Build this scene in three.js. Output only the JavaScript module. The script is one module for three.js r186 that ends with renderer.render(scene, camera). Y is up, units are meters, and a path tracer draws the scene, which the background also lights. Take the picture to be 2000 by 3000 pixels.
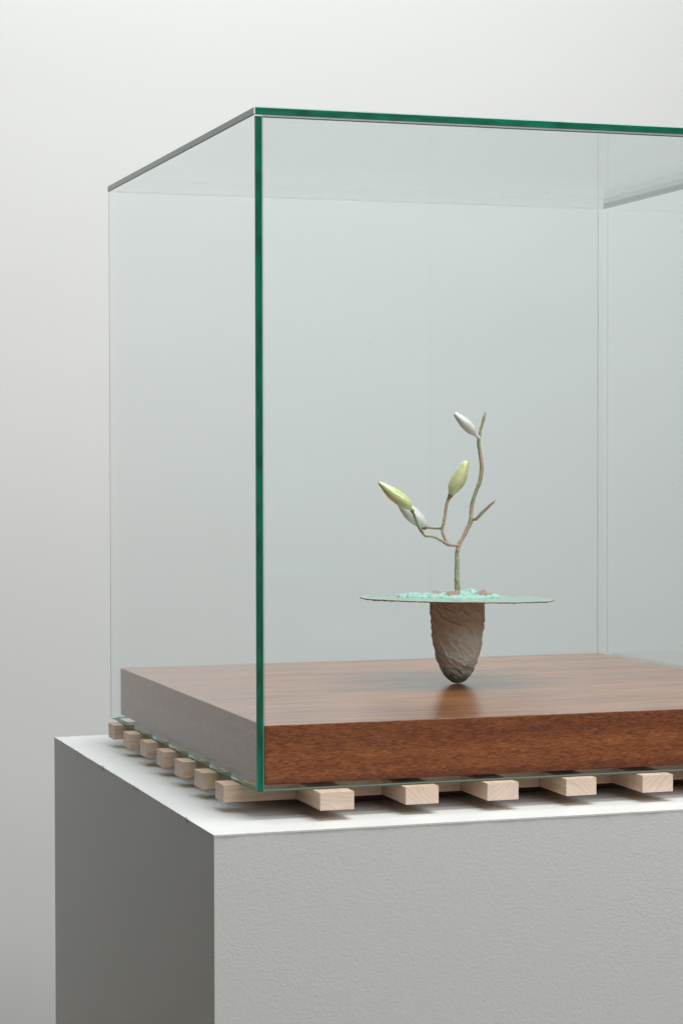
import * as THREE from 'three';
import { RectAreaLightUniformsLib } from 'three/addons/lights/RectAreaLightUniformsLib.js';
import { RoundedBoxGeometry } from 'three/addons/geometries/RoundedBoxGeometry.js';
import { ImprovedNoise } from 'three/addons/math/ImprovedNoise.js';
import * as BGU from 'three/addons/utils/BufferGeometryUtils.js';

/* ---------- camera, exposure, lamps ---------- */
const scene = new THREE.Scene();
const camera = new THREE.PerspectiveCamera(25.6, 682 / 1024, 0.05, 40);
camera.rotation.order = 'YXZ';
camera.position.set(-0.6226, 0.337, 2.1823);
camera.rotation.set(-0.0237, -0.3158, -0.0019);

const renderer = new THREE.WebGLRenderer({ antialias: true });
renderer.toneMapping = THREE.LinearToneMapping;
renderer.toneMappingExposure = 1;
renderer.shadowMap.enabled = true;
RectAreaLightUniformsLib.init();

const H = 0.69, W = 0.698, D = 0.690, T = 0.008;      // glass case
const PT = -0.029;                                     // plinth top (0 is the top of the slats)
const FLOOR = PT - 0.98, WALL_Z = -2.1;

// a soft lamp: housing, glowing diffuser and an area light of the same size just in front of it
function softbox(name, label, group, pos, target, w, h, intensity, color) {
  const g = new THREE.Group(); g.name = name;
  g.position.set(...pos); g.lookAt(...target);          // +z of the group looks at the target
  const housing = new THREE.Mesh(new THREE.BoxGeometry(w + 0.05, h + 0.05, 0.12), new THREE.MeshStandardMaterial({ color: 0x1a1a1a, roughness: 0.8 }));
  housing.name = 'housing'; housing.position.z = -0.065;
  const diff = new THREE.Mesh(new THREE.PlaneGeometry(w, h), new THREE.MeshStandardMaterial({ color: 0xdddddd, roughness: 1, emissive: new THREE.Color(color), emissiveIntensity: 0.4 }));
  diff.name = 'lamp_diffuser';
  g.add(housing, diff);
  const l = new THREE.RectAreaLight(color, intensity, w, h); l.position.z = 0.01; l.rotation.y = Math.PI; l.castShadow = true;
  g.add(l);
  g.userData = { label, category: 'lamp', group };
  scene.add(g);
  return g;
}
softbox('soft_lamp', 'large soft lamp hung above and in front of the glass case', undefined, [0.55, 2.1, 0.5], [0.35, 0.1, -0.2], 1.5, 0.7, 12.4, 0xfffffc);
softbox('wall_lamp', 'long soft lamp above the glass case washing the white wall', undefined, [0.1, 2.6, -0.92], [0.2, 0.9, WALL_Z], 3.6, 0.4, 8.65, 0xfafdff);
softbox('fill_lamp', 'wide soft lamp high in front of the plinth', undefined, [1.3, 2.3, 3.2], [0.35, 0.1, -0.2], 2.8, 1.8, 3.95, 0xfdffff);

/* ---------- helpers ---------- */
const per = new ImprovedNoise();
const N3 = (x, y, z) => per.noise(x, y, z);
const sm = (a, b, x) => { const t = Math.min(1, Math.max(0, (x - a) / (b - a))); return t * t * (3 - 2 * t); };
const lerp = THREE.MathUtils.lerp;
function rng(seed) { let s = seed >>> 0; return () => { s = (s + 0x6D2B79F5) >>> 0; let t = Math.imul(s ^ (s >>> 15), 1 | s); t = (t + Math.imul(t ^ (t >>> 7), 61 | t)) ^ t; return ((t ^ (t >>> 14)) >>> 0) / 4294967296; }; }
function hash(x, y, s) { let h = Math.imul(x, 374761393) ^ Math.imul(y, 668265263) ^ Math.imul(s, 2147483647 - 1013); h = Math.imul(h ^ (h >>> 13), 1274126177); return ((h ^ (h >>> 16)) >>> 0) / 4294967296; }
// value noise that repeats after px, py cells
function vn(x, y, px, py, s) {
  const xi = Math.floor(x), yi = Math.floor(y); let fx = x - xi, fy = y - yi;
  fx = fx * fx * (3 - 2 * fx); fy = fy * fy * (3 - 2 * fy);
  const m = (a, p) => ((a % p) + p) % p, x0 = m(xi, px), x1 = m(xi + 1, px), y0 = m(yi, py), y1 = m(yi + 1, py);
  return lerp(lerp(hash(x0, y0, s), hash(x1, y0, s), fx), lerp(hash(x0, y1, s), hash(x1, y1, s), fx), fy);
}
function tex(w, h, fn, srgb) {
  const d = new Uint8Array(w * h * 4), o = [0, 0, 0];
  for (let j = 0; j < h; j++) for (let i = 0; i < w; i++) {
    fn((i + 0.5) / w, (j + 0.5) / h, o);
    const k = (j * w + i) * 4;
    for (let c = 0; c < 3; c++) d[k + c] = Math.max(0, Math.min(255, Math.round(o[c] * 255)));
    d[k + 3] = 255;
  }
  const t = new THREE.DataTexture(d, w, h);
  t.wrapS = t.wrapT = THREE.RepeatWrapping; t.magFilter = THREE.LinearFilter; t.minFilter = THREE.LinearMipmapLinearFilter;
  if (srgb) t.colorSpace = THREE.SRGBColorSpace;
  t.needsUpdate = true;
  return t;
}
function mesh(name, geo, mat, parent) { const m = new THREE.Mesh(geo, mat); m.name = name; m.castShadow = m.receiveShadow = true; (parent || scene).add(m); return m; }
function thing(name, label, category, pos = [0, 0, 0]) { const g = new THREE.Group(); g.name = name; g.position.set(...pos); g.userData = { label, category }; scene.add(g); return g; }
// uv in metres by the side a face looks to; faces along an end axis go to material 1
function boxUV(geo, endAxis, off = [0, 0], turn = 0) {
  const g = geo.index ? geo.toNonIndexed() : geo, p = g.attributes.position, n = p.count;
  const uv = new Float32Array(n * 2), tri = [[], []], a = new THREE.Vector3(), b = new THREE.Vector3(), c = new THREE.Vector3();
  const co = Math.cos(turn), si = Math.sin(turn);
  for (let i = 0; i < n; i += 3) {
    a.fromBufferAttribute(p, i); b.fromBufferAttribute(p, i + 1); c.fromBufferAttribute(p, i + 2);
    b.sub(a); c.sub(a); b.cross(c);
    const e = [Math.abs(b.x), Math.abs(b.y), Math.abs(b.z)], ax = e.indexOf(Math.max(...e));
    for (let k = i; k < i + 3; k++) {
      const q = [p.getX(k), p.getY(k), p.getZ(k)];
      let u, v;
      if (endAxis !== undefined && ax === endAxis) { const s = q[endAxis === 0 ? 2 : 0], t = q[1]; u = s * co - t * si; v = s * si + t * co; }
      else if (endAxis === 0 || endAxis === undefined) { u = ax === 0 ? q[2] : q[0]; v = ax === 1 ? q[2] : q[1]; }
      else { u = ax === 2 ? q[0] : q[2]; v = ax === 1 ? q[0] : q[1]; }
      uv[k * 2] = u + off[0]; uv[k * 2 + 1] = v + off[1];
    }
    tri[endAxis !== undefined && ax === endAxis ? 1 : 0].push(i);
  }
  const out = new THREE.BufferGeometry(), order = [...tri[0], ...tri[1]];
  for (const key of ['position', 'normal']) {
    const src = g.attributes[key].array, dst = new Float32Array(n * 3);
    order.forEach((t, k) => dst.set(src.subarray(t * 3, t * 3 + 9), k * 9));
    out.setAttribute(key, new THREE.BufferAttribute(dst, 3));
  }
  const du = new Float32Array(n * 2);
  order.forEach((t, k) => du.set(uv.subarray(t * 2, t * 2 + 6), k * 6));
  out.setAttribute('uv', new THREE.BufferAttribute(du, 2));
  out.addGroup(0, tri[0].length * 3, 0); out.addGroup(tri[0].length * 3, tri[1].length * 3, 1);
  return out;
}

/* ---------- the wall and the floor ---------- */
{
  const bump = tex(512, 512, (u, v, o) => { o[0] = o[1] = o[2] = 0.5 * vn(u * 90, v * 90, 90, 90, 3) + 0.3 * vn(u * 40, v * 40, 40, 40, 4) + 0.2 * vn(u * 170, v * 170, 170, 170, 5); });
  bump.repeat.set(2, 2);
  const wavy = tex(256, 256, (u, v, o) => { o[0] = o[1] = o[2] = 0.6 * vn(u * 6, v * 14, 6, 14, 91) + 0.3 * vn(u * 13, v * 26, 13, 26, 92) + 0.1 * vn(u * 30, v * 50, 30, 50, 93); });
  wavy.repeat.set(1 / 4.5, 1 / 4.4);
  const wm = new THREE.MeshStandardMaterial({ bumpMap: wavy, bumpScale: 0.006, color: new THREE.Color(0.8, 0.807, 0.80), roughness: 0.9 });
  const wall = mesh('wall', boxUV(new THREE.BoxGeometry(9, 4.4, 0.1)), wm); wall.position.set(0.8, FLOOR + 2.2, WALL_Z - 0.05);
  wall.userData.kind = 'structure';
  const fm = new THREE.MeshStandardMaterial({ color: new THREE.Color(0.16, 0.125, 0.085), roughness: 0.6, bumpMap: bump, bumpScale: 0.0004 });
  const floor = mesh('floor', boxUV(new THREE.BoxGeometry(9, 0.1, 6.4)), fm); floor.position.set(0.8, FLOOR - 0.05, WALL_Z + 3.2);
  floor.userData.kind = 'structure';
  // the rest of the white gallery, which the glass and the gloss of the wood mirror; it is open and dark on the left
  const ceiling = mesh('ceiling', new THREE.BoxGeometry(9, 0.1, 6.4), new THREE.MeshStandardMaterial({ color: new THREE.Color(0.42, 0.42, 0.42), roughness: 0.9 })); ceiling.position.set(0.8, FLOOR + 4.45, WALL_Z + 3.2);
  const far = mesh('wall_behind', new THREE.BoxGeometry(9, 4.4, 0.1), wm); far.position.set(0.8, FLOOR + 2.2, WALL_Z + 6.45);
  const right = mesh('wall_right', new THREE.BoxGeometry(0.1, 4.4, 6.4), wm); right.position.set(5.35, FLOOR + 2.2, WALL_Z + 3.2);
  for (const o of [ceiling, far, right]) o.userData.kind = 'structure';
}

/* ---------- the plinth ---------- */
{
  const g = thing('plinth', 'large white painted plinth with rolled paint texture under the glass case', 'plinth', [-0.0627, PT, 0.0673]);
  const w = W + 0.0627 * 2, d = 0.0673 + 0.7497, h = PT - FLOOR;
  // orange-peel left by a paint roller
  const peel = tex(1024, 1024, (u, v, o) => {
    const a = vn(u * 150, v * 200, 150, 200, 11), b = vn(u * 240, v * 310, 240, 310, 12), c = vn(u * 70, v * 80, 70, 80, 13), e = vn(u * 9, v * 9, 9, 9, 14), f = vn(u * 420, v * 500, 420, 500, 15);
    o[0] = o[1] = o[2] = (0.2 * a + 0.44 * b + 0.06 * c + 0.3 * f) * (0.75 + 0.5 * e) * 0.8;
  });
  peel.repeat.set(2, 2);
  const side = new THREE.MeshStandardMaterial({ color: new THREE.Color(0.79, 0.805, 0.795), roughness: 0.55, bumpMap: peel, bumpScale: 0.00024 });
  const smooth = new THREE.MeshStandardMaterial({ color: new THREE.Color(0.80, 0.815, 0.81), roughness: 0.5 });
  // a body whose faces are sheets with slightly uneven edges
  const body = new RoundedBoxGeometry(w, h - 0.0015, d, 2, 0.0006);
  mesh('plinth_body', boxUV(body), side, g).position.set(w / 2, -h / 2 - 0.00075, -d / 2);
  const sh = new THREE.Shape(), R = rng(5), pts = [];
  const put = (x, y, x2, y2, n) => { for (let i = 0; i < n; i++) { const t = i / n, j = (R() - 0.5) * 0.0003 + N3(x * 9 + t * 22, y * 7 + 3, t * 9) * 0.0004; pts.push([lerp(x, x2, t) + (y === y2 ? 0 : j), lerp(y, y2, t) + (y === y2 ? j : 0)]); } };
  const q = 0.0005; put(-0.0001, -q, w + q, -q, 260); put(w + q, -q, w + q, d, 200); put(w + q, d, -0.0001, d, 120); put(-0.0001, d, -0.0001, -q, 260);
  pts.forEach(([x, y], i) => i ? sh.lineTo(x, y) : sh.moveTo(x, y));
  const top = new THREE.ExtrudeGeometry(sh, { depth: 0.0018, bevelEnabled: false }); top.rotateX(-Math.PI / 2);
  mesh('top_panel', boxUV(top), smooth, g).position.set(0, -0.0018, 0);
  // small runs of paint along the left top edge
  const drip = [];
  for (const [z, s] of [[-0.105, 1.5], [-0.113, 1], [-0.33, 1], [-0.345, 1.2], [-0.51, 1.6], [-0.52, 1], [-0.66, 1.2], [-0.69, 1], [-0.765, 1.3], [-0.45, 0.8], [-0.225, 0.8]]) {
    const q = new THREE.SphereGeometry(0.0017 * s, 10, 8); q.scale(0.7, 1.3, 1.3); q.translate(0.0002, -0.0008, z - 0.0002); drip.push(q);
  }
  mesh('paint_drips', BGU.mergeGeometries(drip), smooth, g).userData.kind = 'stuff';
}

/* ---------- the slatted rack ---------- */
const maple = tex(1024, 256, (u, v, o) => {
  const warp = vn(u * 5, v * 6, 5, 6, 21) - 0.5;
  const a = vn(u * 6, v * 60 + warp * 5, 6, 60, 22), b = vn(u * 60, v * 128, 60, 128, 23), c = vn(u * 3, v * 12 + warp * 3, 3, 12, 24), f = vn(u * 160, v * 110, 160, 110, 25);
  const k = 0.86 + 0.10 * a + 0.05 * b + 0.09 * (c - 0.5) - (f > 0.82 ? 0.05 : 0);
  o[0] = 0.95 * k; o[1] = 0.83 * k; o[2] = 0.74 * k - 0.02 * (1 - a);
}, true);
maple.repeat.set(1 / 0.4, 1 / 0.1);
const mapleEnd = tex(512, 512, (u, v, o) => {
  const w = vn(u * 4, v * 4, 4, 4, 31), y = v * 9 + (w - 0.5) * 1.4, yr = y - Math.floor(y);
  const line = Math.exp(-Math.pow((yr - 0.8) / 0.09, 2)) * (0.5 + 0.5 * vn(u * 14, v * 9, 14, 9, 32)), g = vn(u * 120, v * 120, 120, 120, 33);
  const k = 0.90 + 0.05 * w + 0.05 * g - 0.055 * line - 0.03 * yr;
  o[0] = 0.95 * k; o[1] = 0.85 * k; o[2] = 0.775 * k;
}, true);
mapleEnd.repeat.set(1 / 0.045, 1 / 0.045);
const mapleM = new THREE.MeshStandardMaterial({ map: maple, roughness: 0.55 }), mapleE = new THREE.MeshStandardMaterial({ map: mapleEnd, roughness: 0.7 });
{
  const rack = thing('slatted_rack', 'pale maple rack of crossed slats between the white plinth and the glass case', 'rack');
  const HT = 0.0181, xs = [[-0.0185, -0.0598], [-0.0162, -0.1560], [-0.0158, -0.2465], [-0.0149, -0.3376], [-0.0137, -0.4273], [-0.0148, -0.5150], [-0.0131, -0.6090]];
  const zs = [[0.0598, 0.0222, 0.0365], [0.1546, 0.0133, 0.0362], [0.2437, 0.0152, 0.0351], [0.3343, 0.0112, 0.0348], [0.4203, 0.0155, 0.0359], [0.5110, 0.0140, 0.0355], [0.6005, 0.0130, 0.0355]];
  const XW = 0.0345, XR = W + 0.016, ZB = -D - 0.016, e = 0.00012, bev = { bevelEnabled: true, bevelSize: 0.0007, bevelThickness: 0.0007, bevelOffset: -0.0007, bevelSegments: 2 };
  const turns = [0.12, 0.85, -0.75, 0.7, -0.62, 0.5, -0.3];
  zs.forEach(([x, z, w], i) => {                        // slats that point at the front, notched on top
    const s = new THREE.Shape(); s.moveTo(ZB, -HT); s.lineTo(z, -HT); s.lineTo(z, 0);
    for (const [, q] of xs) { s.lineTo(q + e, 0); s.lineTo(q + e, -HT / 2 - e); s.lineTo(q - XW - e, -HT / 2 - e); s.lineTo(q - XW - e, 0); }
    s.lineTo(ZB, 0); s.closePath();
    const g = new THREE.ExtrudeGeometry(s, { depth: w - 0.0014, ...bev });   // (z, y) extruded along -x
    g.translate(0, 0, 0.0007); g.rotateY(-Math.PI / 2);                     // local x -> z, local z -> -x
    g.translate(x + w, 0, 0);
    const m = mesh(i ? 'slat_' + String(i).padStart(3, '0') : 'slat', boxUV(g, 2, [i * 0.137, i * 0.031], turns[i]), [mapleM, mapleE], rack);
  });
  xs.forEach(([x, z], i) => {                           // slats that point at the left, notched below
    const s = new THREE.Shape(); s.moveTo(x, 0); s.lineTo(x, -HT);
    for (const [q, , w] of zs) { s.lineTo(q - e, -HT); s.lineTo(q - e, -HT / 2 + e); s.lineTo(q + w + e, -HT / 2 + e); s.lineTo(q + w + e, -HT); }
    s.lineTo(XR, -HT); s.lineTo(XR, 0); s.closePath();
    const g = new THREE.ExtrudeGeometry(s, { depth: XW - 0.0014, ...bev });
    g.translate(0, 0, z - XW + 0.0007);
    mesh('slat_' + String(i + 7).padStart(3, '0'), boxUV(g, 0, [i * 0.21 + 0.07, i * 0.043 + 0.02], turns[6 - i]), [mapleM, mapleE], rack);
  });
  const foot = mesh('riser', new RoundedBoxGeometry(0.53, -PT - HT - 0.0002, 0.50, 2, 0.001), new THREE.MeshStandardMaterial({ color: new THREE.Color(0.16, 0.1, 0.065), roughness: 0.8 }), rack);
  foot.position.set(W / 2, (PT - HT) / 2, -0.096 - 0.25);
}

/* ---------- the dark wood slab ---------- */
{
  const C1 = [0.385, 0.16, 0.055], C2 = [0.595, 0.315, 0.135], C3 = [0.73, 0.465, 0.24];
  const T1 = [0.43, 0.21, 0.08], T2 = [0.665, 0.40, 0.18], T3 = [0.79, 0.53, 0.28];
  const mix = (a, b, t, o) => { for (let c = 0; c < 3; c++) o[c] = lerp(a[c], b[c], t); };
  // sawn face: ribbon bands, short bright flecks and pores, climbing slightly to the right
  const face = tex(2048, 256, (u, v, o) => {
    const y = v - u * 0.14 + 0.03 * (vn(u * 4, v * 2, 4, 2, 40) - 0.5);
    const band = vn(u * 1.4 + 1.3, y * 7, 64, 64, 41), b2 = vn(u * 5, y * 13, 64, 64, 46), fine = vn(u * 30, y * 40, 64, 256, 42), fl = vn(u * 130, y * 80, 512, 512, 43), f2 = vn(u * 230, y * 120, 1024, 880, 44), fig = vn(u * 90 + y * 9, y * 5, 512, 64, 45);
    let k = 0.2 + 0.4 * band + 0.14 * b2 + 0.1 * (fine - 0.5) + 0.72 * (fl - 0.5) * (0.6 + 0.5 * band) + 0.65 * (f2 - 0.5) + 0.14 * (fig - 0.5);
    k = Math.max(0, Math.min(1.25, k));
    if (k < 0.6) mix(C1, C2, k / 0.6, o); else mix(C2, C3, (k - 0.6) / 0.65, o);
  }, true);
  face.repeat.set(1 / 0.72, 1 / 0.062);
  // top: long straight grain
  const flat = tex(2048, 2048, (u, v, o) => {
    const w = (vn(u * 3, v * 5, 3, 5, 50) - 0.5), y = v + 0.006 * w;
    const a = vn(u * 3, y * 30, 3, 30, 51), b = vn(u * 9, y * 130, 9, 130, 52), c = vn(u * 26, y * 420, 26, 420, 53), d = vn(u * 5, y * 64, 5, 64, 54), f = vn(u * 150, y * 700, 150, 700, 55);
    let k = 0.42 + 0.34 * (a - 0.5) + 0.4 * (b - 0.5) + 0.5 * (c - 0.5) + 0.3 * (f - 0.5) - 0.45 * sm(0.74, 0.9, d);
    k = Math.max(0, Math.min(1, k));
    if (k < 0.6) mix(T1, T2, k / 0.6, o); else mix(T2, T3, (k - 0.6) / 0.65, o);
  }, true);
  flat.repeat.set(1 / 0.7, 1 / 0.7);
  const pores = tex(1024, 1024, (u, v, o) => { o[0] = o[1] = o[2] = 0.6 * vn(u * 20, v * 300, 20, 300, 61) + 0.4 * vn(u * 60, v * 512, 60, 512, 62); });
  pores.repeat.set(1 / 0.5, 1 / 0.5);
  const slab = thing('wood_slab', 'thick reddish brown hardwood slab lying inside the glass case', 'wood slab', [0.0112, 0.0055, -0.0105]);
  const w = W - 0.0207, d = D - 0.0195, h = 0.0662 - 0.0055;
  const geo = boxUV(new RoundedBoxGeometry(w, h, d, 3, 0.0011), 1, [0.36, 0.031]);        // material 1: the flat top and bottom
  const p = geo.attributes.position, uv = geo.attributes.uv, g1 = geo.groups[1];
  for (let i = g1.start; i < g1.start + g1.count; i++) uv.setXY(i, p.getX(i), p.getZ(i));
  const m1 = new THREE.MeshPhysicalMaterial({ map: face, roughness: 0.5 });
  const m2 = new THREE.MeshPhysicalMaterial({ map: flat, roughness: 0.3, clearcoat: 0.6, clearcoatRoughness: 0.22, bumpMap: pores, bumpScale: 0.00003 });
  mesh('slab_body', geo, [m1, m2], slab).position.set(w / 2, h / 2, -d / 2);
  mesh('spacer', new RoundedBoxGeometry(w - 0.09, 0.0052, d - 0.09, 1, 0.0005), m1, slab).position.set(w / 2, -0.0027, -d / 2);
}

/* ---------- the glass case ---------- */
{
  const clear = new THREE.MeshPhysicalMaterial({ color: new THREE.Color(0.974, 0.988, 0.988), transmission: 1, thickness: 0, roughness: 0, ior: 1.52 });
  const low = clear.clone(); low.color.setRGB(0.978, 0.996, 0.998); low.specularIntensity = 0.45;   // front and back: low-reflection glass
  const spots = tex(512, 64, (u, v, o) => { const a = vn(u * 30, v * 4, 30, 4, 71), b = vn(u * 256, v * 32, 256, 32, 72), k = 0.78 + 0.34 * a + (b > 0.95 ? 0.3 : 0); o[0] = 0.02 * k; o[1] = 0.41 * k; o[2] = 0.315 * k; }, true);
  spots.repeat.set(1 / 0.5, 1 / 0.03);
  const edge = new THREE.MeshPhysicalMaterial({ map: spots, roughness: 0.12, ior: 1.52, clearcoat: 0.3, clearcoatRoughness: 0.05 });
  const arris = new THREE.MeshPhysicalMaterial({ color: new THREE.Color(0.16, 0.30, 0.24), roughness: 0.35, ior: 1.52 });
  const bond = new THREE.MeshPhysicalMaterial({ color: new THREE.Color(0.78, 0.85, 0.83), transmission: 1, thickness: 0, roughness: 0, specularIntensity: 0.3, ior: 1.52 });
  const joined = new THREE.MeshPhysicalMaterial({ color: new THREE.Color(0.95, 0.965, 0.965), transmission: 1, thickness: 0, roughness: 0, specularIntensity: 0, ior: 1.52 });
  // the side panes are met at a flat angle: one face carries the whole pane's shine, as the two faces of real glass lie closer together in sight than sheets without refraction would
  const slant = clear.clone(); slant.ior = 2.05;
  const inner = clear.clone(); inner.specularIntensity = 0;
  const seam = new THREE.MeshPhysicalMaterial({ color: new THREE.Color(0.27, 0.33, 0.30), roughness: 0.4, ior: 1.52 });
  const pale = new THREE.MeshPhysicalMaterial({ color: new THREE.Color(0.13, 0.20, 0.165), roughness: 1, specularIntensity: 0.1 });
  const ground = new THREE.MeshPhysicalMaterial({ color: new THREE.Color(0.015, 0.22, 0.13), roughness: 1, specularIntensity: 0.1 });
  // a pane with bevelled rims: a, b its half sizes along u and v, thickness T; sides name the material of the four edges
  function pane(name, a, b, frame, centre, sides, parent, sheet = clear, lines = [[], [], [], []], inside = 0) {
    const t = T / 2, c = 0.001, pos = [], nor = [], uv = [], groups = [[], [], [], [], [], [], [], [], []];
    const [U, V, Nn] = frame.map((q) => new THREE.Vector3(...q)), P = (u, v, n) => new THREE.Vector3().addScaledVector(U, u).addScaledVector(V, v).addScaledVector(Nn, n);
    const quad = (q, n, mat) => {
      if (mat < 0) return;                               // glued to the next pane: no surface there
      const w = new THREE.Vector3().crossVectors(q[1].clone().sub(q[0]), q[2].clone().sub(q[0]));
      if (w.dot(n) < 0) q = [q[0], q[3], q[2], q[1]];
      const along = q[0].distanceTo(q[1]) > q[1].distanceTo(q[2]), L = Math.max(q[0].distanceTo(q[1]), q[1].distanceTo(q[2])), S = Math.min(q[0].distanceTo(q[1]), q[1].distanceTo(q[2]));
      const st = along ? [[0, 0], [L, 0], [L, S], [0, S]] : [[0, 0], [0, S], [L, S], [L, 0]];
      for (const k of [0, 1, 2, 0, 2, 3]) groups[mat].push([q[k], n, st[k]]);
    };
    for (const s of [1, -1]) quad([P(-a + c, -b + c, s * t), P(a - c, -b + c, s * t), P(a - c, b - c, s * t), P(-a + c, b - c, s * t)], Nn.clone().multiplyScalar(s), s === inside ? 8 : 0);
    const eds = [[1, 0], [-1, 0], [0, 1], [0, -1]];
    eds.forEach(([x, y], k) => {
      const n = U.clone().multiplyScalar(x).addScaledVector(V, y), mat = sides[k], h = t - c;
      const A = x ? [x * a, -b + c] : [-a + c, y * b], B = x ? [x * a, b - c] : [a - c, y * b];
      quad([P(...A, -h), P(...B, -h), P(...B, h), P(...A, h)], n, mat);
      const A2 = x ? [x * (a - c), -b + c] : [-a + c, y * (b - c)], B2 = x ? [x * (a - c), b - c] : [a - c, y * (b - c)];
      for (const s of [1, -1]) quad([P(...A, s * h), P(...B, s * h), P(...B2, s * t), P(...A2, s * t)], n.clone().addScaledVector(Nn, s).normalize(), mat === 1 ? 2 : mat === 5 || mat === 7 ? mat : s === lines[k][0] ? lines[k][1] : mat);
    });
    const g = new THREE.BufferGeometry(); let at = 0;
    groups.forEach((list, k) => { list.forEach(([q, n, s]) => { pos.push(q.x, q.y, q.z); nor.push(n.x, n.y, n.z); uv.push(s[0], s[1]); }); if (list.length) g.addGroup(at, list.length, k); at += list.length; });
    g.setAttribute('position', new THREE.Float32BufferAttribute(pos, 3)); g.setAttribute('normal', new THREE.Float32BufferAttribute(nor, 3)); g.setAttribute('uv', new THREE.Float32BufferAttribute(uv, 2));
    const m = mesh(name, g, [sheet, edge, arris, bond, joined, ground, seam, pale, inner], parent); m.position.set(...centre); return m;
  }
  const gc = thing('glass_case', 'clear glass display case with polished green edges over the wood slab', 'glass case', [0, 0, 0]);
  const y0 = 0.0003, y1 = H - T - 0.0003, hh = (y1 - y0) / 2, ym = (y0 + y1) / 2, X = [1, 0, 0], Y = [0, 1, 0], Z = [0, 0, 1];
  pane('lid', W / 2 + 0.001, D / 2 + 0.001, [X, [0, 0, -1], Y], [W / 2, H - T / 2, -D / 2], [1, 1, 4, 1], gc, clear, [[], [], [-1, 6], []]);
  pane('side_pane', D / 2, hh, [Z, Y, X], [T / 2, ym, -D / 2], [1, 4, -1, 5], gc, slant, [[], [-1, 2], [], []], 1);
  pane('side_pane_001', D / 2, hh, [Z, Y, X], [W - T / 2, ym, -D / 2], [1, 4, -1, 5], gc, slant, [[], [-1, 2], [], []], -1);
  pane('front_pane', W / 2 - T - 0.0003, hh, [X, Y, Z], [W / 2, ym, -T / 2 - 0.0004], [3, 3, 3, 7], gc, low, [[-1, 6], [-1, 6], [-1, 6], []]);
  const film = new THREE.MeshStandardMaterial({ color: new THREE.Color(0.5, 0.52, 0.5), roughness: 1, transparent: true, opacity: 0.1 });
  const smear = (x, y, r) => { const m = mesh('smudge', new THREE.CircleGeometry(r, 20), film, gc); m.position.set(x, y, 0.0003); };
  smear(0.317, 0.6144, 0.0024); smear(0.462, 0.31, 0.0012); smear(0.12, 0.455, 0.0010);
  pane('back_pane', W / 2 - T - 0.0003, hh, [X, Y, Z], [W / 2, ym, -D + T / 2 + 0.0004], [-1, -1, -1, 7], gc, low, [[], [], [1, 6], []]);
}

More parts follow.
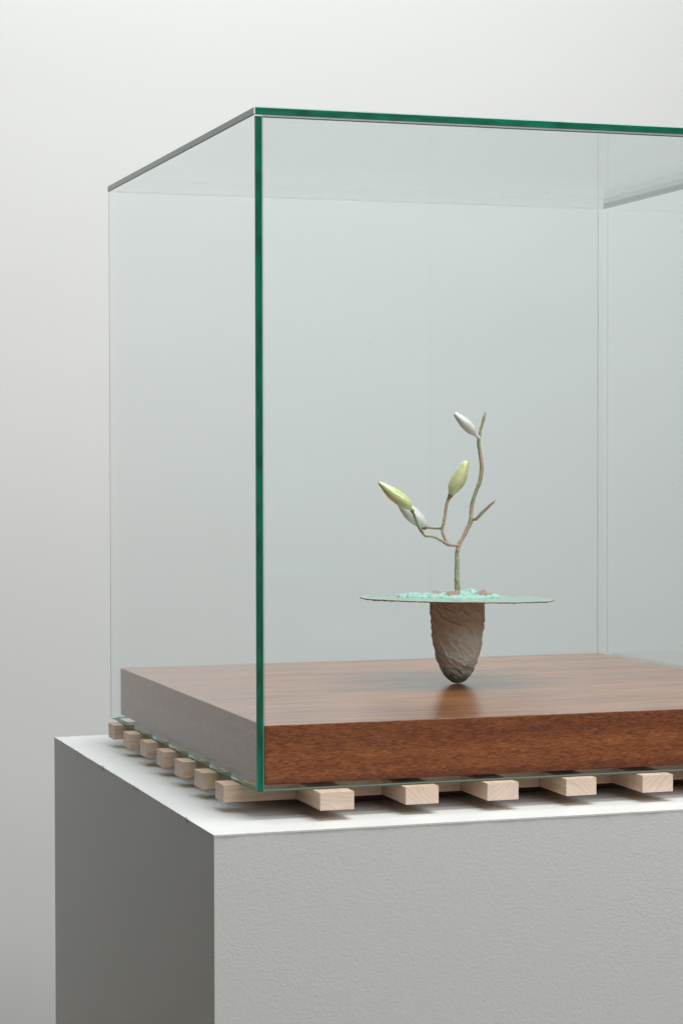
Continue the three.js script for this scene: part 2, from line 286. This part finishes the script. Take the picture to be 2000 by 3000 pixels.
/* ---------- the ceramic sculpture ---------- */
{
  const S = thing('ceramic_sculpture', 'ceramic sculpture of budding twig on a wide plate above a carved root-like pot', 'sculpture', [0.3514, 0.0664, -0.3475]);
  S.rotation.y = -0.3158;
  S.scale.setScalar(0.001);                             // modelled in millimetres
  const V3 = (x, y, z) => new THREE.Vector3(x, y, z);
  function paint(geo, fn) {
    const p = geo.attributes.position, n = geo.attributes.normal, c = new Float32Array(p.count * 3), o = [0, 0, 0];
    for (let i = 0; i < p.count; i++) { fn(p.getX(i), p.getY(i), p.getZ(i), o, n.getY(i)); c.set(o, i * 3); }
    geo.setAttribute('color', new THREE.BufferAttribute(c, 3));
    return geo;
  }
  const blend = (a, b, t, o) => { for (let k = 0; k < 3; k++) o[k] = lerp(a[k], b[k], t); };
  const put = (a, o) => { o[0] = a[0]; o[1] = a[1]; o[2] = a[2]; };
  const grid = (nu, nv, fn, wrap) => {                  // a surface from (u, v) -> point
    const pos = [], idx = [];
    for (let j = 0; j <= nv; j++) for (let i = 0; i < (wrap ? nu : nu + 1); i++) { const q = fn(i / nu, j / nv); pos.push(q.x, q.y, q.z); }
    const w = wrap ? nu : nu + 1;
    for (let j = 0; j < nv; j++) for (let i = 0; i < nu; i++) { const a = j * w + i, b = j * w + (i + 1) % w, c = a + w, d = b + w; idx.push(a, b, d, a, d, c); }
    const g = new THREE.BufferGeometry(); g.setAttribute('position', new THREE.Float32BufferAttribute(pos, 3)); g.setIndex(idx); g.computeVertexNormals(); return g;
  };

  /* pot: lathe profile carved with slanting gouges */
  {
    const prof = [[0, 0], [3.5, 0.4], [6.5, 1.2], [10.5, 4], [15.7, 9], [19.9, 16.5], [22.6, 22.8], [26, 32], [28.4, 43.5], [30, 54], [31.4, 66.8], [32.6, 80.6], [33.1, 96], [33, 100.8]];
    const curve = new THREE.CatmullRomCurve3(prof.map(([r, y]) => V3(r, y, 0)), false, 'centripetal');
    // gouges: slanting elongated cells, each a shallow scoop with a raised lip on its lower side
    const LEN = 400, table = []; let len = 0, last = curve.getPoint(0);
    for (let k = 0; k <= LEN; k++) { const q = curve.getPoint(k / LEN); len += q.distanceTo(last); last = q; table.push([q.y, len, q.x]); }
    const along = (y) => { let k = 0; while (k < LEN && table[k][0] < y) k++; return table[k]; };
    const R = rng(77), cells = [];
    while (cells.length < 400) { const k = Math.floor(R() * LEN), r = table[k][2]; if (R() < (r + 3) / 36) cells.push([R() * 2 * Math.PI, table[k][1], r, 0.75 + 0.55 * R(), R() - 0.5, (R() - 0.5) * 0.5]); }
    const gouge = (th, y) => {
      const [, sl, r] = along(y), wx = 2.4 * N3(Math.cos(th) * 3, y * 0.09, Math.sin(th) * 3), wy = 2.2 * N3(Math.cos(th) * 3 + 9, y * 0.09, Math.sin(th) * 3);
      let d1 = 1e9, d2 = 1e9, lip = 0, tone = 0;
      for (const [ct, cs, cr, sz, tn, tw] of cells) {
        const ds = sl - cs + wy; if (Math.abs(ds) > 26) continue;
        let da = th - ct; da -= 2 * Math.PI * Math.round(da / (2 * Math.PI));
        const dx = da * (r + cr) / 2 + wx, co = Math.cos(0.72 + tw), si = Math.sin(0.72 + tw), a = (dx * co + ds * si) / (8.2 * sz), b = (-dx * si + ds * co) / (3.7 * sz), dd = a * a + b * b;
        if (dd < d1) { d2 = d1; d1 = dd; lip = b; tone = tn; } else if (dd < d2) d2 = dd;
      }
      const e = Math.sqrt(d2) - Math.sqrt(d1);
      return [Math.min(1.3, d1) * 0.55 - 0.7 + 0.95 * Math.max(-1.2, Math.min(1.2, lip)) * (0.75 + 0.7 * tone), e, tone];
    };
    const at = (u, v) => {
      const q = curve.getPoint(v), th = -u * 2 * Math.PI, k = sm(0, 10, q.y) * 0.8 + 0.2;
      const [g] = gouge(th, q.y), f = N3(Math.cos(th) * q.x * 0.22, q.y * 0.22, Math.sin(th) * q.x * 0.22) * 0.5 + N3(Math.cos(th) * q.x * 0.7, q.y * 0.7, Math.sin(th) * q.x * 0.7) * 0.4;
      const r = q.x + (g * 1.3 + f) * k * (q.x > 0.01 ? 1 : 0);
      return V3(-1.2 + Math.max(0, r) * Math.cos(th), q.y + (q.y < 2 ? Math.max(0, f) * 0.5 : 0), Math.max(0, r) * Math.sin(th));
    };
    const g = grid(420, 240, at, true);
    const clay = [0.66, 0.63, 0.56], warm = [0.69, 0.61, 0.53], grey = [0.64, 0.65, 0.59], dark = [0.055, 0.058, 0.03], olive = [0.21, 0.22, 0.12], tmp = [0, 0, 0];
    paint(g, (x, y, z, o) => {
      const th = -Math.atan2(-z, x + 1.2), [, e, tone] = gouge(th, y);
      blend(clay, tone > 0 ? warm : grey, Math.abs(tone) * 1.2 + 0.3 * N3(x * 0.1, y * 0.1, z * 0.1), o);
      const sp = N3(x * 1.3, y * 1.3, z * 1.3) + 0.6 * N3(x * 2.9, y * 2.9, z * 2.9);       // grains of dark moss-coloured glaze
      const cov = 1.45 - y / 20 + 0.7 * N3(x * 0.13, y * 0.13, z * 0.13 + 4) + 0.35 * tone;
      if (sp < cov - 0.55) { blend(dark, olive, sm(-0.3, 0.7, N3(x * 2.3, y * 2.3, z * 2.3)), tmp); blend(o, tmp, sm(0, 0.25, cov - 0.55 - sp) * 0.9, o); }
      if (sp > 0.62 && y > 8) blend(o, dark, 0.25, o);
      if (e < 0.12) blend(o, olive, 0.25 * (1 - e / 0.12), o);                              // shade painted into the creases between gouges
    });
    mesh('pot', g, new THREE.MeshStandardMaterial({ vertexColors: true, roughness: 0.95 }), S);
  }

  /* plate */
  const plateY = (x, z) => 103.1 - 0.0142 * x - 0.5 * (x / 116) ** 2 + 0.022 * z + 0.4 * N3(x * 0.025, 3, z * 0.025);
  const cool = [0.25, 0.40, 0.345];
  {
    const rim = (a) => 115.6 + 1.6 * N3(Math.cos(a) * 2, Math.sin(a) * 2, 5) + 1.1 * N3(Math.cos(a) * 14, Math.sin(a) * 14, 5) + 1.1 * N3(Math.cos(a) * 45, Math.sin(a) * 45, 1);
    const nu = 520, rings = [0.002, 0.2, 0.35, 0.5, 0.62, 0.72, 0.8, 0.86, 0.91, 0.945, 0.97, 0.985, 0.994, 1];
    const top = grid(nu, rings.length - 1, (u, v) => {
      const a = -u * 2 * Math.PI, r = rim(a) * rings[Math.round(v * (rings.length - 1))], x = r * Math.cos(a), z = r * Math.sin(a);
      return V3(x, plateY(x, z) + 0.12 * N3(x * 0.2, 1, z * 0.2), z);
    }, true);
    const lo = grid(nu, 5, (u, v) => {
      const a = -u * 2 * Math.PI, k = [1, 1.004, 1.001, 0.99, 0.9, 0.2][Math.round(v * 5)], r = rim(a) * k, x = r * Math.cos(a), z = r * Math.sin(a);
      const j = 0.6 * N3(Math.cos(a) * 30, Math.sin(a) * 30, 8) + 0.6 * N3(Math.cos(a) * 90, Math.sin(a) * 90, 2);
      return V3(x, plateY(x, z) - [0, 0.6, 1.25 + 1.3 * j, 1.7 + 1.3 * j, 2.1, 2.4][Math.round(v * 5)], z);
    }, true);
    lo.index.array.reverse?.(); lo.computeVertexNormals(); for (let i = 0; i < lo.attributes.normal.array.length; i++) lo.attributes.normal.array[i] *= 1;
    const pale = [0.34, 0.48, 0.42], greenish = [0.29, 0.40, 0.29], cream = [0.56, 0.54, 0.42], clay = [0.17, 0.13, 0.095], dk = [0.06, 0.05, 0.035];
    paint(top, (x, y, z, o) => {
      const n = N3(x * 0.022, 2, z * 0.05), m = N3(x * 0.05, 7, z * 0.11);
      blend(cool, pale, sm(-0.35, 0.4, n), o); blend(o, greenish, sm(0.1, 0.55, m) * 0.7, o);
      const r = Math.hypot(x, z), k = sm(111.5, 114, r + 2 * N3(x * 0.1, 0, z * 0.1));
      blend(o, cream, k, o);
    });
    paint(lo, (x, y, z, o) => { const t = plateY(x, z) - y, n = N3(x * 0.8, y, z * 0.8); if (t < 0.62) put(cream, o); else blend(clay, dk, sm(-0.2, 0.3, n), o); if (t > 0.62 && n > 0.3) put(cream, o); });
    mesh('plate', top, new THREE.MeshPhysicalMaterial({ vertexColors: true, roughness: 0.22 }), S).position.x = -1.7;
    mesh('plate_underside', lo, new THREE.MeshStandardMaterial({ vertexColors: true, roughness: 0.95, side: THREE.DoubleSide }), S).position.x = -1.7;
  }
  /* seafoam plaster heaped round the stem */
  {
    const blobs = [[-55, 2, 15, 8, 5.2], [-60, -6, 10, 9, 4], [-47, 4, 9, 7, 3], [-30, 8, 13, 9, 4.4], [-20, 2, 12, 12, 4.5], [-34, -8, 12, 12, 4.6], [2, -22, 22, 14, 6.5], [0, 20, 18, 10, 3.4], [18, 14, 15, 11, 4.2], [26, -8, 16, 13, 6.2], [15, -16, 12, 10, 8.6], [38, 4, 10, 9, 5], [10, 4, 11, 11, 4.5], [-12, -22, 14, 10, 5.5]];
    const hgt = (x, z) => {
      const wx = x + 4 * N3(x * 0.12, z * 0.12, 3) + 1.5 * N3(x * 0.4, z * 0.4, 4), wz = z + 4 * N3(x * 0.12, z * 0.12, 13) + 1.5 * N3(x * 0.4, z * 0.4, 14);
      let h = 0;
      for (const [bx, bz, rx, rz, bh] of blobs) { const d = ((wx - bx) / rx / 1.25) ** 2 + ((wz - bz) / rz / 1.25) ** 2; if (d < 1) h = Math.max(h, bh * Math.pow(1 - d, 0.55)); }
      if (h <= 0) return -1.2;
      const rid = 1 - Math.abs(N3(x * 0.1, z * 0.13, 21)) * 2.4, f = N3(x * 0.35, z * 0.35, 31);
      return h * (0.85 + 0.4 * rid * sm(0, 4, h)) + 0.45 * f;
    };
    const g = grid(250, 130, (u, v) => { const x = -78 + 130 * u, z = -40 + 76 * (1 - v); return V3(x, plateY(x, z) + hgt(x, z), z); });
    const foam = [0.37, 0.60, 0.52], deep = [0.24, 0.46, 0.39], tip = [0.45, 0.65, 0.58];
    paint(g, (x, y, z, o) => { const n = N3(x * 0.14, 4, z * 0.14) + 0.5 * N3(x * 0.5, 4, z * 0.5); blend(foam, n < 0 ? deep : tip, Math.min(1, Math.abs(n) * 1.5), o); });
    mesh('plaster_mound', g, new THREE.MeshPhysicalMaterial({ vertexColors: true, roughness: 0.45, side: THREE.DoubleSide }), S);
    // broken shards with a pink face
    const pink = new THREE.MeshStandardMaterial({ color: new THREE.Color(0.42, 0.25, 0.21), roughness: 0.7 }), rimM = new THREE.MeshStandardMaterial({ color: new THREE.Color(0.62, 0.56, 0.46), roughness: 0.7 });
    const shard = (name, pts, x, z, lift, rx, ry, rz) => {
      const s = new THREE.Shape(); pts.forEach(([a, b], i) => i ? s.lineTo(a, b) : s.moveTo(a, b)); s.closePath();
      const q = new THREE.ExtrudeGeometry(s, { depth: 1.2, bevelEnabled: true, bevelSize: 0.3, bevelThickness: 0.3, bevelSegments: 1 });
      const m = mesh(name, q, [pink, rimM], S); m.position.set(x, plateY(x, z) + lift + 0.4, z); m.rotation.set(rx, ry, rz); m.scale.setScalar(0.9); return m;
    };
    shard('shard', [[-6, -4.5], [3, -5], [6, 1.5], [-4, 2.5], [-7, 0]], -25.5, 4, 5.4, -0.75, 0.2, -0.12);
    shard('shard_001', [[-8.5, 2.5], [6, 3], [8, -3], [-3, -5], [-7, -1]], -7.5, 10.5, 5.2, -0.65, -0.1, 0.02);
    shard('shard_002', [[-11, -1.5], [2, -3.2], [9, -2], [7.5, 3.2], [-2, 1.5]], 25.5, 8, 6.2, -0.8, -0.15, 0.1);
    shard('shard_003', [[-6, -1.5], [5, -2], [7, 1.2], [-3, 2]], 34.5, 9.5, 4.4, -0.9, 0.2, 0.2);
  }

  /* twig: tapering tubes with knots, speckled glaze */
  function limb(pts, fine) {
    const c = new THREE.CatmullRomCurve3(pts.map(([x, y, z]) => V3(x, y, z)), false, 'centripetal'), L = c.getLength(), n = Math.round(L / 0.55), seg = 18, fr = c.computeFrenetFrames(n, false), sd = pts[0][1] * 1.7;
    const rad = (t) => { const f = t * (pts.length - 1), i = Math.min(pts.length - 2, Math.floor(f)); const k = f - i; return lerp(pts[i][3], pts[i + 1][3], k * k * (3 - 2 * k)); };
    const g = grid(seg, n + 1, (u, v) => {
      const j = Math.min(n, Math.round(v * (n + 1))), t = j / n, end = Math.round(v * (n + 1)) > n, q = c.getPoint(t), a = u * 2 * Math.PI;
      const d = fr.normals[j].clone().multiplyScalar(Math.cos(a)).addScaledVector(fr.binormals[j], Math.sin(a));
      const k = end ? 0.02 : 1.14 * rad(t) * (1 + 0.17 * N3(q.x * 0.22 + d.x, q.y * 0.22 + d.y, d.z + sd) + 0.15 * N3(q.x * 0.8 + 2 * d.x, q.y * 0.8 + 2 * d.y, 2 * d.z + sd));
      return q.addScaledVector(d, k);
    }, true);
    const n0 = g.attributes.normal;  // make sure that normals look outwards
    const p = g.attributes.position, mid = c.getPoint(0.3), i0 = Math.round(0.3 * n) * seg;
    if (V3(p.getX(i0) - mid.x, p.getY(i0) - mid.y, p.getZ(i0) - mid.z).dot(V3(n0.getX(i0), n0.getY(i0), n0.getZ(i0))) < 0) { g.index.array.reverse(); g.computeVertexNormals(); }
    return g;
  }
  const green = [0.20, 0.31, 0.115], pale = [0.60, 0.55, 0.43], rosy = [0.48, 0.22, 0.165], red = [0.44, 0.05, 0.045], brown = [0.16, 0.12, 0.06];
  const speckle = (gr, ro) => (x, y, z, o, ny) => {
    const a = N3(x * 0.12, y * 0.07, z * 0.12) + 0.35 * N3(x * 0.4, y * 0.4, z * 0.4), s = N3(x * 1.15, y * 1.15, z * 1.15 + 7), r = N3(x * 0.95 + 31, y * 0.95, z * 0.95), w = N3(x * 1.7, y * 1.7 + 9, z * 1.7);
    blend(green, brown, sm(-0.1, 0.5, a + gr), o);
    blend(o, rosy, sm(0.0, 0.5, a + ro), o);
    if (s > 0.02 - 0.35 * ro) blend(o, pale, 0.75, o);
    if (r > 0.33 - 0.12 * ro) blend(o, red, sm(0.33 - 0.12 * ro, 0.45, r), o);
    if (w > 0.5) blend(o, brown, 0.7, o);
  };
  const bark = new THREE.MeshPhysicalMaterial({ vertexColors: true, roughness: 0.42 });
  const trunk = [[-1.1,107,0,3.2],[-1.1,111.9,-0.5,2.93],[-1.5,124.3,-1,2.75],[-1.7,135.3,-1.6,2.57],[-1.3,146.3,-2.1,2.38],[-1.7,153.7,-2.6,2.11],[-0.2,162.8,-3.1,2.2],[1.5,168,-3.6,2.2],[4.4,172.9,-4.1,2.02],[8,179.3,-4.7,2.2],[12.1,187.6,-5.2,2.2],[15.4,195.8,-5.7,2.57],[15.9,205,-6.2,2.02],[16.8,215.1,-6.7,2.02],[19.4,224.2,-7.3,2.02],[22.3,232.5,-7.8,2.02],[26,241.6,-8.3,2.02],[27.7,249.9,-8.8,2.2],[28.6,260,-9.3,2.02],[27.8,269.1,-9.9,2.02],[26.4,279.2,-10.4,1.83],[25.1,289.3,-10.9,1.83],[25.5,294.4,-11.4,2.02],[27.3,303.9,-11.9,1.47],[29.7,312.2,-12.4,1.47],[31.5,318.6,-13,1.65],[32.8,324.1,-13.5,1.1],[33.7,326.8,-14,0.55]];
  const spur = [[15.7,195.4,-6,1.65],[18.7,197.3,-3.8,1.83],[20.9,197.6,-1.5,1.83],[24,200.4,0.8,1.65],[28.2,205.3,3,1.65],[32.8,209.6,5.2,1.56],[37.4,214.5,7.5,1.47],[41,217.4,9.8,1.01],[43.4,220,12,0.37]];
  const low = [[0.4,166.5,-3,1.65],[-5.7,166.5,1,1.65],[-12.1,167.4,4,2.02],[-14.9,168.7,6,2.02],[-20.4,172,8,1.56],[-27.7,176,10,1.47],[-34.1,177.9,12,1.65],[-40,178.4,14,1.83],[-44.2,183,16,1.65],[-47.8,188.5,18,1.47],[-50.6,194.9,20,1.28],[-52.8,200.4,22,1.1],[-54.6,205,24,1.28],[-55.9,208.4,26,2.1],[-56.3,209.6,26.4,1.8]];
  const middle = [[-13.9,168.3,6,1.65],[-15.4,172.9,5.8,1.65],[-17.6,177.5,5.6,1.47],[-19.4,183,5.4,1.47],[-19.4,186.6,5.2,1.65],[-17.6,194,5,1.65],[-16.3,201.3,4.8,1.65],[-15.2,209.6,4.6,1.65],[-13.6,217.8,4.4,1.65],[-11.2,223.3,4.2,2.02],[-9.2,227,4,2.9]];
  const small = [[-19.2,186.1,5,1.47],[-23.1,186.8,2.2,1.28],[-27.7,186.6,-0.7,1.28],[-32.3,187,-3.5,1.19],[-36.9,187.6,-6.3,1.47],[-40.5,187,-9.2,2.38],[-43.3,187.4,-12,1.5]];
  mesh('stem', paint(limb(trunk), (x, y, z, o) => speckle(y < 150 ? -0.15 : y > 225 ? 0.02 : -0.05, y > 160 && y < 212 ? 0.4 : y < 150 ? 0.05 : -0.05)(x, y, z, o)), bark, S);
  mesh('twig', paint(limb(spur), speckle(-0.1, 0.25)), bark, S);
  mesh('twig_001', paint(limb(low), (x, y, z, o) => { speckle(0.1, x > -42 ? 0.38 : -0.2)(x, y, z, o); if (y > 199) blend(o, [0.19, 0.18, 0.07], 0.8, o); }), bark, S);
  mesh('twig_002', paint(limb(middle), (x, y, z, o) => { speckle(0.1, 0.4)(x, y, z, o); if (y > 221) blend(o, [0.16, 0.13, 0.06], 0.85, o); }), bark, S);
  mesh('twig_003', paint(limb(small), (x, y, z, o) => { speckle(0.1, 0.4)(x, y, z, o); if (x < -38) blend(o, [0.14, 0.15, 0.07], 0.7, o); }), bark, S);

  /* buds: pointed ovals with a soft keel and swelling */
  function bud(name, label, from, to, prof, flat, col, edgeCol, seed, keel) {
    const a = V3(...from), b = V3(...to), ax = b.clone().sub(a), L = ax.length(); ax.normalize();
    const side = V3(0, 0, 1).cross(ax).normalize(), fr = ax.clone().cross(side).normalize();   // side lies across the picture, fr towards the viewer
    const c = new THREE.CatmullRomCurve3(prof.map(([t, l, r]) => V3(t, l, r)), false, 'centripetal');   // along, left and right half-widths
    const g = grid(72, 90, (u, v) => {
      const q = c.getPoint(v), an = u * 2 * Math.PI, co = Math.cos(an), si = Math.sin(an), w = (q.y + q.z) / 2, off = (q.z - q.y) / 2;
      const k = 1 + keel * Math.cos(3 * an + 0.6 + v * 1.2) * 0.5 + 0.05 * N3(co * 1.3 + seed, si * 1.3, v * 5) ;
      return a.clone().addScaledVector(ax, q.x * L).addScaledVector(side, off + co * w * k).addScaledVector(fr, si * w * flat * k);
    }, true);
    const p = g.attributes.position, n = g.attributes.normal, i0 = 45 * 72;
    const mid = a.clone().addScaledVector(ax, L * 0.5);
    if (V3(p.getX(i0), p.getY(i0), p.getZ(i0)).sub(mid).dot(V3(n.getX(i0), n.getY(i0), n.getZ(i0))) < 0) { g.index.array.reverse(); g.computeVertexNormals(); }
    paint(g, (x, y, z, o) => { const t = V3(x, y, z).sub(a).dot(ax) / L; blend(col, edgeCol, sm(0.12, 0.6, 0.5 + 0.5 * N3(x * 0.16 + seed, y * 0.16, z * 0.16)), o); });
    const m = mesh(name, g, new THREE.MeshPhysicalMaterial({ vertexColors: true, roughness: 0.18, ior: 1.7, clearcoat: 1, clearcoatRoughness: 0.05 }), S);
    m.userData.label = label; return m;
  }
  const white = [0.80, 0.795, 0.75], white2 = [0.84, 0.835, 0.81], lime = [0.70, 0.75, 0.33], lime2 = [0.77, 0.79, 0.43];
  bud('bud', 'off white glossy bud near the top of the stem', [26.6, 293.6, -6], [-4.9, 325.3, 2], [[0, 0.3, 0.3], [0.02, 1.6, 1.6], [0.14, 2.2, 2.2], [0.24, 4.2, 3.8], [0.38, 6.6, 5.6], [0.55, 7.2, 6.0], [0.72, 6.0, 5.2], [0.88, 3.9, 3.7], [0.97, 2.2, 2.4], [1, 0.2, 0.2]], 0.9, white2, white, 3, 0.06);
  bud('bud_001', 'yellow green glossy bud upright in the middle', [-9.6, 225.8, 4], [10.4, 267.6, 8], [[0, 0.3, 0.3], [0.02, 2.7, 2.7], [0.12, 5.2, 5.6], [0.28, 8.2, 8.8], [0.45, 9.6, 9.2], [0.62, 8.6, 8.4], [0.78, 6.3, 7.0], [0.92, 4.0, 5.0], [0.98, 2.4, 2.8], [1, 0.2, 0.2]], 0.9, lime, lime2, 8, 0.10);
  bud('bud_002', 'yellow green glossy bud leaning left', [-53.8, 207.6, 25], [-96, 243, 34], [[0, 0.3, 0.3], [0.02, 1.7, 1.7], [0.1, 3.1, 2.4], [0.22, 7.6, 5.6], [0.38, 8.8, 7.2], [0.55, 8.0, 7.6], [0.72, 5.9, 6.2], [0.88, 3.5, 4.0], [0.97, 1.8, 2.2], [1, 0.2, 0.2]], 0.95, lime2, lime, 13, 0.07);
  bud('bud_003', 'off white glossy bud behind the left yellow one', [-38.6, 188.0, -8], [-73, 219, -4], [[0, 0.3, 0.3], [0.02, 2.4, 2.0], [0.12, 6.2, 5.0], [0.3, 9.0, 8.0], [0.5, 9.6, 8.8], [0.7, 7.6, 7.2], [0.88, 4.4, 4.4], [0.97, 2.2, 2.2], [1, 0.2, 0.2]], 0.85, white2, white, 21, 0.06);
}

renderer.render(scene, camera);
